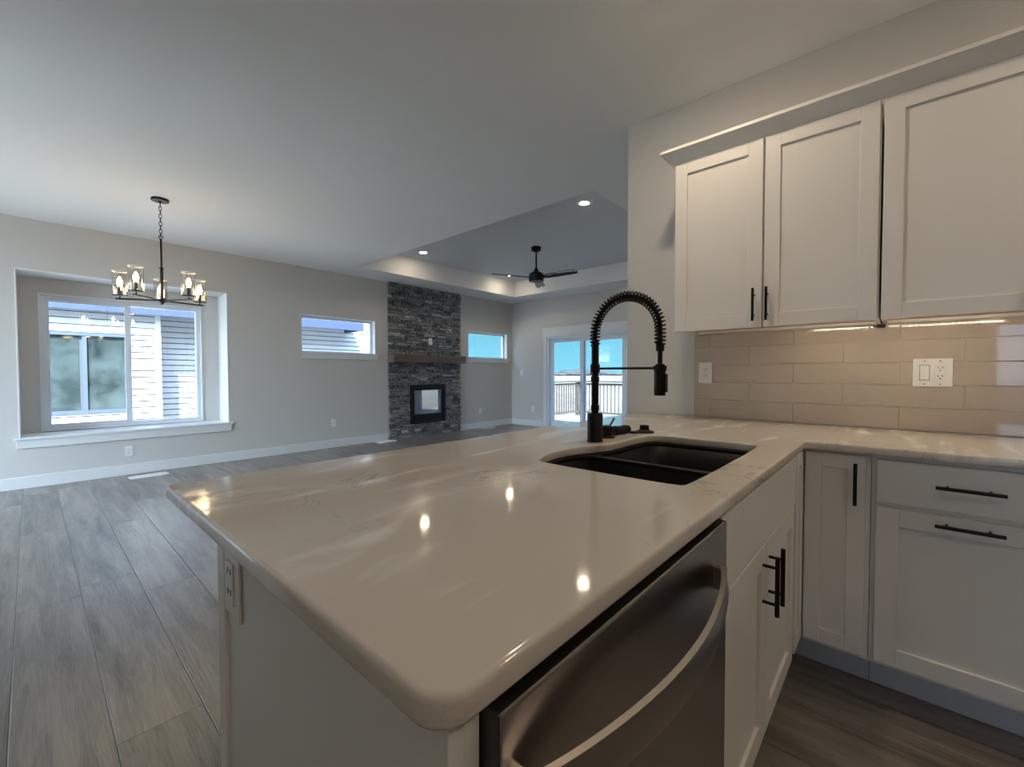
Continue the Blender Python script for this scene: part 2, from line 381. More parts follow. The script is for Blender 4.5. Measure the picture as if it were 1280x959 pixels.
def rounded(pts, radii, n=8):
    out = []; N_ = len(pts)
    for i, p in enumerate(pts):
        r = radii[i]; p = Vector(p); a = (Vector(pts[i-1])-p); b = (Vector(pts[(i+1) % N_])-p)
        if r <= 0: out.append(tuple(p)); continue
        a.normalize(); b.normalize(); ang = a.angle(b); d = r/math.tan(ang/2)
        c = p + (a+b).normalized()*(r/math.sin(ang/2)); s0 = p+a*d-c; s1 = p+b*d-c
        t0 = math.atan2(s0.y, s0.x); t1 = math.atan2(s1.y, s1.x); dt = (t1-t0+PI) % (2*PI)-PI
        for k in range(n+1): out.append((c.x+r*math.cos(t0+dt*k/n), c.y+r*math.sin(t0+dt*k/n)))
    return out
def chaikin(p, it=2):
    for _ in range(it):
        q = []
        for i in range(len(p)):
            a, b = p[i], p[(i+1) % len(p)]
            q += [(a[0]*.75+b[0]*.25, a[1]*.75+b[1]*.25), (a[0]*.25+b[0]*.75, a[1]*.25+b[1]*.75)]
        p = q
    return p

# ------------------------------------------------------------------ the room
ZC = 2.733; YL = 6.57; XF = 7.329; XK = 2.575; YK = 1.307; XB = -3.3; YN = -3.0
fl = MB(); fl.box(XB-.15, XF+.11, YN-.15, YL+.14, -.06, 0)
fl.build('floor', FLOOR, kind='structure')
TX0, TX1, TY0, TY1, TZ = 3.26, 6.727, 1.98, 5.955, 3.04
c = MB()
c.box(XB-.1, TX0, YN-.1, YL+.14, ZC, ZC+.12); c.box(TX1, XF+.12, YN-.1, YL+.14, ZC, ZC+.12)
c.box(TX0, TX1, YN-.1, TY0, ZC, ZC+.12); c.box(TX0, TX1, TY1, YL+.14, ZC, ZC+.12)
for a in ((TX0-.08, TX0, TY0-.08, TY1+.08), (TX1, TX1+.08, TY0-.08, TY1+.08), (TX0, TX1, TY0-.08, TY0), (TX0, TX1, TY1, TY1+.08)):
    c.box(*a, ZC+.12, TZ)
c.build('ceiling', CEIL, kind='structure')
TRAYC = mat('tray_ceiling_painted_shade', (.63, .66, .69), .9, spec=.2); bump(TRAYC, 90, .12, .002)  # shade of the recess put into the colour, darker and bluer than the ceiling
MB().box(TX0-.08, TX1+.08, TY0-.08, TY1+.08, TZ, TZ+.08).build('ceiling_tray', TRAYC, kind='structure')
# left wall with the boxed-out dining window and the two high windows
NX0, NX1, NZ0, NZ1, NY = -.09, 1.744, .50, 2.222, 6.98
W2 = (2.677, 3.89, 1.462, 2.042); W3 = (5.985, 7.175, 1.458, 2.03)
holes_wall(XB-.1, XF+.12, -.05, ZC, YL, YL+.14, [(NX0, NX1, NZ0, NZ1), W2, W3], 'Y', 'wall_left', WALL)
b = MB()
b.box(NX0-.1, NX1+.1, YL+.14, NY+.1, NZ1, NZ1+.1); b.box(NX0-.1, NX1+.1, YL+.14, NY+.1, NZ0-.1, NZ0)
b.box(NX0-.1, NX0, YL+.14, NY+.1, NZ0, NZ1); b.box(NX1, NX1+.1, YL+.14, NY+.1, NZ0, NZ1)
WX0, WX1, WZ0, WZ1 = .068, 1.55, .527, 2.045
b.box(NX0, WX0, NY, NY+.1, NZ0, NZ1); b.box(WX1, NX1, NY, NY+.1, NZ0, NZ1); b.box(WX0, WX1, NY, NY+.1, WZ1, NZ1); b.box(WX0, WX1, NY, NY+.1, NZ0, WZ0)
b.build('wall_window_box', WALL, kind='structure')
# kitchen wall and the living room's right wall
MB().box(XK, XK+.12, YN-.1, YK, -.05, ZC).build('wall_kitchen', WALL, kind='structure')
MB().box(XK+.12, XF+.12, YK-.12, YK, -.05, ZC).build('wall_right', WALL, kind='structure')
DY0, DY1, DZ1 = 2.82, 5.56, 1.915
holes_wall(YK-.12, YL, -.05, ZC, XF, XF+.12, [(DY0, DY1, -.01, DZ1)], 'X', 'wall_far', WALL)
BW = (-1.78, -.86, .02, 2.05); BL = (3.5, 6.3, .1, 2.5)
holes_wall(YN-.1, YL+.14, -.05, ZC, XB-.1, XB, [BW, BL], 'X', 'wall_back', WALL)
BN = (-2.2, .6, .95, 2.1)
holes_wall(XB, XK, -.05, ZC, YN-.1, YN, [], 'Y', 'wall_near', WALL)

MB().box(-1.2, -1.08, -.72, 3.3, 0, ZC).build('wall_light_blocker', WALL, kind='structure')  # added unseen wall that keeps daylight off the peninsula end panel

# baseboards
def baseboard(name, x0, x1, y0, y1):
    MB().box(x0, x1, y0, y1, 0, .122).build(name, TRIM, bevel=.004, kind='structure')
baseboard('baseboard_left', XB, 4.105, YL-.014, YL)
baseboard('baseboard_left_corner', 5.765, XF, YL-.014, YL)
baseboard('baseboard_far', XF-.014, XF, DY1+.1, YL-.014)
baseboard('baseboard_far_right', XF-.014, XF, YK+.014, DY0-.1)
baseboard('baseboard_right', XK+.02, XF-.014, YK, YK+.014)
baseboard('baseboard_back', XB, XB+.014, YN, BW[0]-.1)
baseboard('baseboard_back_left', XB, XB+.014, BW[1]+.1, YL-.014)

# windows -----------------------------------------------------------
def frame_rect(b, F, u0, u1, v0, v1, t, w0, w1, tb=None):
    tb = t if tb is None else tb
    b.box(u0, u0+t, v0, v1, w0, w1, F); b.box(u1-t, u1, v0, v1, w0, w1, F)
    b.box(u0+t, u1-t, v0, v0+tb, w0, w1, F); b.box(u0+t, u1-t, v1-t, v1, w0, w1, F)
def FY(y0):   # u = x, v = z, w = depth outwards (+y)
    return lambda u, v, w_: (u, y0+w_, v)
def FX(x0):   # u = y, v = z, w = depth outwards (+x)
    return lambda u, v, w_: (x0+w_, u, v)

F = FY(NY)
root = thing('window_1', (.8, NY, .5), 'large white sliding window set back in the dining bump-out', 'window'); del root['category']; root['kind'] = 'structure'
b = MB(); frame_rect(b, F, WX0, WX1, WZ0, WZ1, .018, -.012, .1); b.build('window_casing', TRIM, root, bevel=.002)
b = MB(); frame_rect(b, F, WX0+.018, WX1-.018, WZ0+.018, WZ1-.018, .042, .03, .09, .034); b.build('window_frame', VINYL, root, bevel=.003)
b = MB(); b.box(.795, .833, WZ0+.05, WZ1-.06, .032, .07, F); b.build('meeting_rail', VINYL, root, bevel=.003)
b = MB(); frame_rect(b, F, .128, .80, WZ0+.052, WZ1-.06, .022, .04, .062); b.build('sliding_sash', VINYL, root, bevel=.002)
MB().box(.150, .795, WZ0+.07, WZ1-.08, .050, .054, F).build('glass_pane', GLASS, root)
MB().box(.833, WX1-.06, WZ0+.05, WZ1-.06, .066, .070, F).build('glass_pane', GLASS, root)
# the deep sill board with its nose and apron
s = MB(); s.box(NX0, NX1, YL, NY, NZ0, NZ0+.018); s.box(NX0-.035, NX1+.035, YL-.032, YL, NZ0-.008, NZ0+.018)
s.build('trim_1', TRIM, bevel=.003, kind='structure')
MB().box(NX0-.015, NX1+.015, YL-.018, YL, .408, NZ0-.008).build('trim_2', TRIM, bevel=.003, kind='structure')
def reveal(name, H):   # wall returns of the bump-out; window-lit brightness put into trim-coloured boards
    b = MB(); b.box(H[0], H[0]+.012, YL-.002, NY, H[2]+.018, H[3]); b.box(H[1]-.012, H[1], YL-.002, NY, H[2]+.018, H[3]); b.box(H[0]+.012, H[1]-.012, YL-.002, NY, H[3]-.012, H[3])
    return b.build(name, TRIM, kind='structure', bevel=.002)
reveal('reveal_lit_tone', (NX0, NX1, NZ0, NZ1))
def high_window(k, H, label):
    F = FY(YL); root = thing('window_%d' % k, ((H[0]+H[1])/2, YL, H[2]), label, 'window'); del root['category']; root['kind'] = 'structure'
    u0, u1, v0, v1 = H
    b = MB(); b.box(u0, u0+.012, v0+.018, v1, -.003, .14, F); b.box(u1-.012, u1, v0+.018, v1, -.003, .14, F); b.box(u0+.012, u1-.012, v1-.012, v1, -.003, .14, F); b.build('jamb', TRIM, root, bevel=.002)
    b = MB(); frame_rect(b, F, u0+.012, u1-.012, v0+.018, v1-.012, .036, .085, .135, .022); b.build('window_frame', VINYL, root, bevel=.003)
    MB().box(u0+.048, u1-.048, v0+.04, v1-.048, .108, .112, F).build('glass_pane', GLASS, root)
    b = MB(); b.box(u0-.01, u1+.045, v0-.005, v0+.018, -.035, 0, F); b.box(u0, u1, v0, v0+.018, 0, .14, F); b.build('window_sill', TRIM, root, bevel=.003)
    b = MB(); b.box(u0+.012, u1+.028, v0-.078, v0-.005, -.016, 0, F); b.build('apron', TRIM, root, bevel=.002)
high_window(2, W2, 'small high white window left of the stone fireplace')
high_window(3, W3, 'small high white window right of the stone fireplace')
# sliding patio door
F = FX(XF); root = thing('door_1', (XF, 4.64, 0), 'white three-panel sliding glass patio door with tall header trim', 'door'); del root['category']; root['kind'] = 'structure'
b = MB(); b.box(DY0-.11, DY1+.11, DZ1+.0, 2.115, -.02, 0, F); b.build('header_casing', TRIM, root, bevel=.003)
b = MB(); b.box(DY1, DY1+.09, 0, DZ1, -.018, 0, F); b.box(DY0-.09, DY0, 0, DZ1, -.018, 0, F); b.build('side_casing', TRIM, root, bevel=.003)
b = MB(); frame_rect(b, F, DY0, DY1, 0, DZ1, .04, 0, .12, .03); b.build('door_frame', VINYL, root, bevel=.003)
for nm, a, c_, d in (('fixed_panel', 4.66, 5.52, .075), ('sliding_panel', 3.76, 4.76, .03), ('fixed_panel', 2.86, 3.84, .075)):
    b = MB(); frame_rect(b, F, a, c_, .03, DZ1-.04, .075, d, d+.035, .09); p = b.build(nm, VINYL, root, bevel=.003)
    MB().box(a+.075, c_-.075, .12, DZ1-.115, d+.016, d+.02, F).build('glass_pane', GLASS, p)
b = MB(); b.tube([(XF+.035, 4.72, .85), (XF-.015, 4.72, .87), (XF-.02, 4.72, .95), (XF-.015, 4.72, 1.03), (XF+.035, 4.72, 1.05)], .008, 10); b.build('pull_handle', VINYL, root, smooth=True)
# patio window behind the camera, lighting the kitchen; wide window added unseen for daylight
F2 = FX(XB-.1); root = thing('door_2', (XB, -1.8, 0), 'white glass patio door in the wall behind the kitchen', 'door'); del root['category']; root['kind'] = 'structure'
b = MB(); frame_rect(b, F2, BW[0], BW[1], BW[2], BW[3], .06, 0, .1); b.build('door_frame', VINYL, root)
MB().box(BW[0]+.06, BW[1]-.06, BW[2]+.06, BW[3]-.06, .05, .054, F2).build('glass_pane', TGLASS, root)
root = thing('window_4', (XB, 5, .3), 'wide white window added unseen behind the dining space for daylight', 'window'); del root['category']; root['kind'] = 'structure'
b = MB(); frame_rect(b, F2, BL[0], BL[1], BL[2], BL[3], .06, 0, .1); b.box(4.92, 4.98, BL[2]+.06, BL[3]-.06, .02, .08, F2); b.build('window_frame', VINYL, root)
MB().box(BL[0]+.06, BL[1]-.06, BL[2]+.06, BL[3]-.06, .05, .054, F2).build('glass_pane', GLASS, root)

# ------------------------------------------------------------------ outside
MB().box(-150, 420, -260, 420, -.62, -.5).build('ground', FIELD, kind='structure')
BOUNCE_SLAB = mat('bounce_slab_pale', (.70, .69, .66), .85); varied(BOUNCE_SLAB, (.66, .65, .62), (.74, .73, .70), 3)
MB().box(-14, XB-.12, -8, 12, -.5, -.2).build('added_bounce_slab', BOUNCE_SLAB, kind='structure')  # pale unseen slab added to bounce sunlight up through the back window
BOUNCE_GRAV = mat('bounce_gravel_pale', (.5, .49, .47), .9); varied(BOUNCE_GRAV, (.42, .41, .39), (.58, .57, .55), 30)
MB().box(XB-.12, 8, YL+.16, 9.2, -.5, -.32).build('added_bounce_gravel', BOUNCE_GRAV, kind='structure')  # pale unseen strip added to bounce sunlight in through the left windows
# neighbour's house
nh = thing('neighbour_house', (1.5, 10, -.5), 'pale lap-sided house seen through the dining window', 'house')
def lap(b, x0, x1, y, z0, z1, st=.1, holes=()):
    z = z0
    while z < z1-.001:
        zt = min(z+st, z1)
        segs = [(x0, x1)]
        for h in holes:
            if h[2] < (z+zt)/2 < h[3]:
                ns = []
                for a, c_ in segs:
                    if h[0] > a: ns.append((a, min(c_, h[0])))
                    if h[1] < c_: ns.append((max(a, h[1]), c_))
                segs = ns
        for a, c_ in segs:
            b.prism([(a, y-.026, z+.015), (a, y-.006, zt), (a, y+.008, zt), (a, y+.008, z+.015)], (c_-a, 0, 0))
        z = zt
Y1, Y2, XCN = 9.3, 9.85, 1.41
NW = (-.55, 1.06, .56, 1.78)
b = MB(); lap(b, -4.5, XCN, Y1, -.5, 2.3, holes=[NW]); b.build('siding_wall', SIDING, nh)
b = MB(); lap(b, XCN+.07, 7.4, Y2, -.5, 2.9); b.build('siding_wall', SIDING, nh)
MB().box(-4.5, XCN, Y1+.01, Y2+3, -.5, 2.3).box(XCN, 7.4, Y2+.01, Y2+3, -.5, 2.9).build('wall_core', EXTW, nh)
MB().box(XCN, XCN+.07, Y1-.03, Y2-.02, -.5, 2.3).build('corner_trim', TRIM, nh)
MB().box(7.36, 7.46, Y2-.03, Y2+.02, -.5, 2.9).build('corner_trim', TRIM, nh)
FN = FY(Y1-.03)
b = MB(); frame_rect(b, FN, NW[0]-.02, NW[1]+.02, NW[2]-.02, NW[3]+.02, .06, -.01, .05); b.box(.535, .585, NW[2]+.04, NW[3]-.04, 0, .05, FN); wf = b.build('window', NFRAME, nh)
MB().box(NW[0]+.03, .50, NW[2]+.03, NW[3]-.03, .035, .04, FN).build('pane', NGLASS, wf)
MB().box(.58, NW[1]-.03, NW[2]+.03, NW[3]-.03, .035, .04, FN).build('pane', NGLASS, wf)
MB().box(-4.8, XCN+.05, Y1-.05, Y1-.02, 1.80, 1.90).build('header_band', TRIM, nh)
MB().box(-4.8, 5.0, Y1-.24, Y2, 2.20, 2.24).build('soffit', SOFFIT, nh)
MB().box(-4.8, 5.05, Y1-.28, Y1-.24, 2.11, 2.36).box(5.0, 5.05, Y1-.24, Y2, 2.11, 2.36).build('fascia', FASC, nh)
MB().prism([(-4.85, Y1-.3, 2.36), (-4.85, Y2+.05, 2.62), (-4.85, Y2+.05, 2.36)], (9.9, 0, 0)).build('roof', ROOF, nh)
MB().prism([(-4.85, Y2-.1, 2.9), (-4.85, Y2+3.2, 4.2), (-4.85, Y2+3.2, 2.9)], (12.4, 0, 0)).build('roof', ROOF, nh)
# deck and railing
dk = thing('deck', (9.2, 4, -.5), 'sunlit wooden deck outside the sliding patio door', 'deck')
b = MB()
yy = 1.2
while yy < 6.78:
    b.box(XF+.13, 10.34, yy, yy+.135, -.07, -.035); yy += .14
b.build('deck_boards', DECKW, dk)
b = MB(); b.box(XF+.16, 10.3, 1.25, 1.3, -.26, -.07); b.box(XF+.16, 10.3, 6.7, 6.75, -.26, -.07); b.box(10.26, 10.3, 1.3, 6.7, -.26, -.07); b.build('joist_frame', RAILW, dk)
for x, y in ((10.2, 6.65), (10.2, 4.0), (10.2, 1.4), (7.6, 6.65)):
    MB().box(x-.05, x+.05, y-.05, y+.05, -.5, -.26).build('footing_post', RAILW, dk)
rl = thing('deck_railing', (10.2, 5, -.035), 'grey wooden deck railing with thin vertical balusters beyond the patio door', 'railing')
RX, RY = 10.22, 6.68
for x, y in ((RX, RY), (RX, 4.05), (RX, 1.42), (7.62, RY)):
    MB().box(x-.05, x+.05, y-.05, y+.05, -.035, .90).build('post', RAILW, rl, bevel=.004)
MB().box(7.67, RX-.05, RY-.02, RY+.02, .055, .11).box(RX-.02, RX+.02, 1.47, RY-.05, .055, .11).build('bottom_rail', RAILW, rl)
MB().box(7.57, RX+.07, RY-.07, RY+.07, .90, .94).box(RX-.07, RX+.07, 1.37, RY-.07, .90, .94).box(7.67, RX-.05, RY-.02, RY+.02, .82, .875).box(RX-.02, RX+.02, 1.47, RY-.05, .82, .875).build('top_rail', RAILW, rl)
bal0 = MB().box(7.78, 7.805, RY-.0125, RY+.0125, .11, .82).build('baluster', RAILW, rl)
k = 1
while 7.78+.11*k < RX-.1:
    q = bal0.copy(); COL.objects.link(q); q.location = (.11*k, 0, 0); k += 1
for k in range(46):
    y = RY-.16-.11*k
    if abs(y-4.05) < .08 or y < 1.5: continue
    q = bal0.copy(); COL.objects.link(q); q.location = (RX-7.7925, y-RY, 0)
b = MB()
random.seed(3)
for k in range(150):
    a = .35+k*.0055; r = 240+random.uniform(-20, 20); h = random.uniform(.5, 1.5)*(1 if random.random() < .8 else 1.7)
    b.sphere(Vector((r*math.cos(a), r*math.sin(a), -.5+h*.6)), 1, (4+random.random()*3, 4+random.random()*3, h), 8, 6)
tag(b.build('tree_line', TREE), 'low dark line of distant trees on the horizon beyond the field', 'trees', kind='stuff')

# ------------------------------------------------------------------ fireplace
fp = thing('fireplace', (4.93, YL, 0), 'floor-to-ceiling grey ledger stone fireplace with dark wood mantel', 'fireplace')
FX0, FX1 = 4.115, 5.752; HX0, HX1, HZ0, HZ1 = 4.54, 5.335, .245, .945
b = MB(); tones = []
b.box(FX0+.01, HX0, YL-.02, YL, 0, ZC); b.box(HX1, FX1-.01, YL-.02, YL, 0, ZC); b.box(HX0, HX1, YL-.02, YL, 0, HZ0); b.box(HX0, HX1, YL-.02, YL, HZ1, ZC)
tones += [-.4]*24
random.seed(11)
zs = [0.0]
while zs[-1] < ZC-.03: zs.append(zs[-1]+random.choice((.034, .040, .050, .055, .036)))
zs[-1] = ZC-.001
for z0, z1 in zip(zs, zs[1:]):
    x = FX0
    while x < FX1-.001:
        x1 = x+random.uniform(.06, .24)
        if x1 > FX1-.05: x1 = FX1
        d = random.uniform(.028, .062); tn = random.gauss(.10, .085)
        if random.random() < .06: tn += .22
        segs = [(x, x1)]
        if z1 > HZ0 and z0 < HZ1:
            segs = [(a, c_) for a, c_ in ((x, min(x1, HX0)), (max(x, HX1), x1)) if c_-a > .004]
        for a, c_ in segs:
            j = lambda: random.uniform(-.004, .004)
            y = YL-.02-d+.02; v = []
            for X, Yy, Z in ((a+.002, YL-.015, z0+.002), (c_-.002, YL-.015, z0+.002), (c_-.002, YL-.015, z1-.002), (a+.002, YL-.015, z1-.002),
                             (a+.004, y+j(), z0+.004), (c_-.004, y+j(), z0+.004), (c_-.004, y+j(), z1-.004), (a+.004, y+j(), z1-.004)):
                v.append(b.bm.verts.new((X, Yy, Z)))
            for q in ((0, 1, 2, 3), (4, 5, 6, 7), (0, 1, 5, 4), (1, 2, 6, 5), (2, 3, 7, 6), (3, 0, 4, 7)):
                b.bm.faces.new([v[i] for i in q]); tones.append(tn)
        x = x1
st = b.build('stone_veneer', STONE, fp)
at = st.data.attributes.new('tone', 'FLOAT', 'FACE'); at.data.foreach_set('value', tones)
tag(MB().box(4.10, 5.735, YL-.225, YL-.03, 1.345, 1.487).build('mantel', MANTEL, fp, bevel=.006), 'dark stained wooden mantel beam')
F = FY(YL-.075)
b = MB(); frame_rect(b, F, HX0, HX1, HZ0, HZ1, .045, 0, .04, .05); b.box(HX0+.045, HX1-.045, HZ0+.05, HZ0+.16, .02, .04, F)
b.box(HX0+.045, HX0+.09, HZ0+.16, HZ1-.045, .02, .04, F); b.box(HX1-.09, HX1-.045, HZ0+.16, HZ1-.045, .02, .04, F); b.box(HX0+.09, HX1-.09, HZ1-.10, HZ1-.045, .02, .04, F)
ff = b.build('firebox_frame', BLACK, fp, bevel=.003)
b = MB()
for k in range(3): b.box(HX0+.06, HX1-.06, HZ0+.065+.03*k, HZ0+.075+.03*k, .012, .022, F)
b.build('louver', BLACK, ff)
MB().box(HX0+.09, HX1-.09, HZ0+.16, HZ1-.10, .028, .032, F).build('glass', FGLASS, ff)
b = MB(); b.box(HX0+.03, HX1-.03, HZ0+.03, HZ1-.03, .043, .054, F); b.build('firebox_back', INTD, fp)

# ------------------------------------------------------------------ kitchen: base cabinets
def FP(y0):  # peninsula faces: u = x, v = z, w = outwards (-y)
    return lambda u, v, w_: (u, y0-w_, v)
def FR(x0):  # run faces: u = y, v = z, w = outwards (-x)
    return lambda u, v, w_: (x0-w_, u, v)
def shaker(name, F, u0, u1, v0, v1, parent, st=.06, th=.02, rec=.009):
    b = MB(); b.box(u0, u0+st, v0, v1, 0, th, F); b.box(u1-st, u1, v0, v1, 0, th, F)
    b.box(u0+st, u1-st, v0, v0+st, 0, th, F); b.box(u0+st, u1-st, v1-st, v1, 0, th, F)
    b.box(u0+st-.001, u1-st+.001, v0+st-.001, v1-st+.001, 0, th-rec, F)
    return b.build(name, CAB, parent, bevel=.0016)
def bar_pull(F, cu, cv, ln, th, parent, vertical=True, off=.034, r=.0058):
    b = MB(); h = ln/2
    if vertical:
        b.cyl(F(cu, cv-h, th+off), F(cu, cv+h, th+off), r, 14)
        for s_ in (-1, 1): b.cyl(F(cu, cv+s_*ln*.31, th), F(cu, cv+s_*ln*.31, th+off), r*.72, 10)
    else:
        b.cyl(F(cu-h, cv, th+off), F(cu+h, cv, th+off), r, 14)
        for s_ in (-1, 1): b.cyl(F(cu+s_*ln*.31, cv, th), F(cu+s_*ln*.31, cv, th+off), r*.72, 10)
    o = b.build('handle', BLACK, parent, smooth=True); o['label'] = 'matte black bar handle'; return o
PF = .282       # peninsula carcass face
CB = .884       # underside of worktop
FPn = FP(PF)
# sink base
sb = thing('base_cabinet', (1.36, .55, 0), 'white sink base cabinet with false front over two shaker doors, beside the dishwasher', 'cabinet')
b = MB(); b.box(.93, .945, PF, .86, .14, CB-.002); b.box(1.765, 1.78, PF, .86, .14, CB-.002); b.box(.945, 1.765, PF, .86, .14, .155); b.box(.945, 1.765, .845, .86, .155, CB-.002)
b.box(.945, 1.765, PF, PF+.015, .70, CB-.002); b.build('body', CAB, sb)
MB().box(.93, 1.78, PF+.07, PF+.085, 0, .139).build('toe_kick', TOE, sb)
MB().box(.936, 1.786, .708, .873, 0, .02, FPn).build('false_front', CAB, sb, bevel=.0016)
d1 = shaker('door', FPn, .936, 1.343, .158, .702, sb); bar_pull(FPn, 1.300, .604, .158, .02, d1)
d2 = shaker('door', FPn, 1.347, 1.765, .158, .702, sb); bar_pull(FPn, 1.372, .604, .158, .02, d2)
# corner cabinet (L-shaped, two hinged leaves)
XR = 1.975
cc = thing('corner_cabinet', (2.2, .5, 0), 'white corner base cabinet with narrow hinged shaker leaves in the inner corner', 'cabinet')
b = MB(); b.box(1.782, 2.56, PF+.02, .86, .14, CB-.002); b.box(XR, 2.56, .066, PF+.02, .14, CB-.002); b.build('body', CAB, cc)
MB().box(1.782, 2.10, PF+.07, PF+.085, 0, .139).box(2.10, 2.115, .066, PF+.085, 0, .139).build('toe_kick', TOE, cc)
shaker('door', FP(PF+.02-.02), 1.806, 1.948, .158, .873, cc, .045)
d = shaker('door', FR(XR), .079, .258, .158, .873, cc, .052); bar_pull(FR(XR), .107, .775, .148, .02, d)
# drawer base
def drawer_base(y0, y1, label):
    db = thing('base_cabinet', (2.27, (y0+y1)/2, 0), label, 'cabinet')
    MB().box(XR, 2.56, y0+.001, y1, .14, CB-.002).build('body', CAB, db, bevel=.001)
    MB().box(2.10, 2.115, y0+.001, y1, 0, .139).build('toe_kick', TOE, db)
    q = MB().box(y0+.014, y1-.014, .722, .868, 0, .02, FR(XR)).build('drawer', CAB, db, bevel=.0016); bar_pull(FR(XR), (y0+y1)/2, .800, .152, .02, q, False)
    q = shaker('door', FR(XR), y0+.014, y1-.014, .158, .704, db); bar_pull(FR(XR), (y0+y1)/2, .677, .152, .02, q, False)
drawer_base(-.405, .064, 'white base cabinet with one drawer over a pull-out door under the double outlet')
drawer_base(-.90, -.407, 'white drawer base cabinet at the end of the wall run')
# end panel and back panel of the peninsula
ep = thing('end_panel', (.24, .6, 0), 'painted white end panel closing the peninsula', 'panel')
MB().box(.222, .240, PF-.012, .90, 0, CB-.001).box(.240, .258, PF-.012, PF+.03, 0, CB-.001).build('board', CAB, ep, bevel=.001)
MB().box(.216, .222, .862, .90, 0, CB-.001).build('corner_trim', CAB, ep, bevel=.001)
MB().box(.2405, 2.57, .872, .885, 0, CB-.001).build('back_panel', CAB, ep)
# dishwasher
dw = thing('dishwasher', (.59, .55, 0), 'stainless steel dishwasher with bowed handle under the peninsula worktop', 'dishwasher')
MB().box(.272, .918, .31, .84, .02, .86).build('tub', DWSIDE, dw)
b = MB(); b.box(.262, .920, .249, .308, .12, .875); d = b.build('door', [STEEL, DWSIDE], dw, bevel=.003)
for pl in d.data.polygons:
    if abs(pl.normal.x) > .9: pl.material_index = 1
MB().box(.266, .922, .33, .345, 0, .02).box(.272, .918, .33, .345, .0, .11).build('toe_kick', DWSIDE, dw)
b = MB(); n_ = 24; A = []
for k in range(n_+1):
    tt = k/n_; x = .284+(.838-.284)*tt; y = .244-.010-.046*math.sin(PI*tt)**.8
    A.append((x, y))
for k in range(n_):
    (x0, y0), (x1, y1) = A[k], A[k+1]
    z0, z1 = .768, .815
    v = [b.bm.verts.new(p) for p in ((x0, y0-.003, z0), (x0, y0-.008, (z0+z1)/2), (x0, y0-.003, z1), (x0, y0+.005, z1), (x0, y0+.005, z0), (x1, y1-.003, z0), (x1, y1-.008, (z0+z1)/2), (x1, y1-.003, z1), (x1, y1+.005, z1), (x1, y1+.005, z0))]
    for i in range(5):
        j = (i+1) % 5; b.bm.faces.new((v[i], v[j], v[j+5], v[i+5]))
    if k == 0: b.bm.faces.new(v[:5])
    if k == n_-1: b.bm.faces.new(v[5:])
b.box(.277, .291, .228, .252, .772, .812); b.box(.831, .845, .228, .252, .772, .812)
bmesh.ops.remove_doubles(b.bm, verts=b.bm.verts, dist=1e-5)
b.build('handle', STEEL, dw, smooth=True)

# ------------------------------------------------------------------ worktop, sink, faucet
SO = [(.975, .372), (.975, .735), (.99, .782), (1.04, .808), (1.106, .826), (1.177, .832), (1.25, .821), (1.308, .796), (1.368, .772), (1.44, .765), (1.55, .767), (1.65, .763), (1.70, .74), (1.715, .69), (1.715, .39), (1.695, .357), (1.0, .355)]
SO = chaikin(SO, 2)
WT = rounded([(.200, .254), (1.928, .254), (1.928, -.905), (2.568, -.905), (2.568, 1.242), (.200, 1.242)], [.035, .03, 0, 0, 0, .012])
ct = flat_curve(WT, [SO], CB, .914, .007, 'countertop', QUARTZ)
tag(ct, 'pale quartz L-shaped worktop with sink cutout over the white base cabinets', 'countertop')
sk = thing('sink', (1.34, .57, .66), 'black undermount double-bowl sink set in the quartz worktop', 'sink')
def inset(poly, d):
    cx = sum(p[0] for p in poly)/len(poly); cy = sum(p[1] for p in poly)/len(poly); out = []
    n = len(poly)
    for i, p in enumerate(poly):
        a, c_ = Vector(poly[i-1]), Vector(poly[(i+1) % n]); t_ = (c_-a).normalized(); nn = Vector((-t_.y, t_.x))
        if nn.dot(Vector((cx, cy))-Vector(p)) < 0: nn = -nn
        out.append((p[0]+nn.x*d, p[1]+nn.y*d))
    return out
B1 = chaikin([(.983, .372), (.983, .73), (1.0, .775), (1.05, .80), (1.12, .82), (1.18, .822), (1.235, .812), (1.268, .785), (1.275, .75), (1.275, .37), (1.26, .362), (.995, .362)], 2)
B2 = chaikin([(1.315, .362), (1.302, .38), (1.302, .75), (1.32, .77), (1.37, .765), (1.45, .758), (1.64, .755), (1.69, .735), (1.707, .69), (1.707, .39), (1.69, .362)], 2)
rim = [(p[0], p[1]) for p in inset(SO, -.02)]
flat_curve(rim, [B1, B2], .868, .8835, .003, 'rim', SINK, sk, 2)
for P_, dep, dc in ((B1, .66, (1.13, .58)), (B2, .70, (1.50, .56))):
    b = MB(); r0 = [b.bm.verts.new((p[0], p[1], .871)) for p in P_]; r1 = [b.bm.verts.new((p[0], p[1], dep+.03)) for p in inset(P_, .008)]; r2 = [b.bm.verts.new((p[0], p[1], dep)) for p in inset(P_, .035)]
    n = len(P_)
    for A_, B_ in ((r0, r1), (r1, r2)):
        for i in range(n): b.bm.faces.new((A_[i], A_[(i+1) % n], B_[(i+1) % n], B_[i]))
    b.bm.faces.new(r2)
    o = b.build('bowl', SINK, sk, smooth=True); so = o.modifiers.new('wall', 'SOLIDIFY'); so.thickness = .003; so.offset = 1
    b = MB(); b.lathe([(.045, 0), (.045, .003), (.034, .004), (.03, -.002), (.005, -.001)], (dc[0], dc[1], dep+.002)); b.build('drain', CHROME, sk, smooth=True)
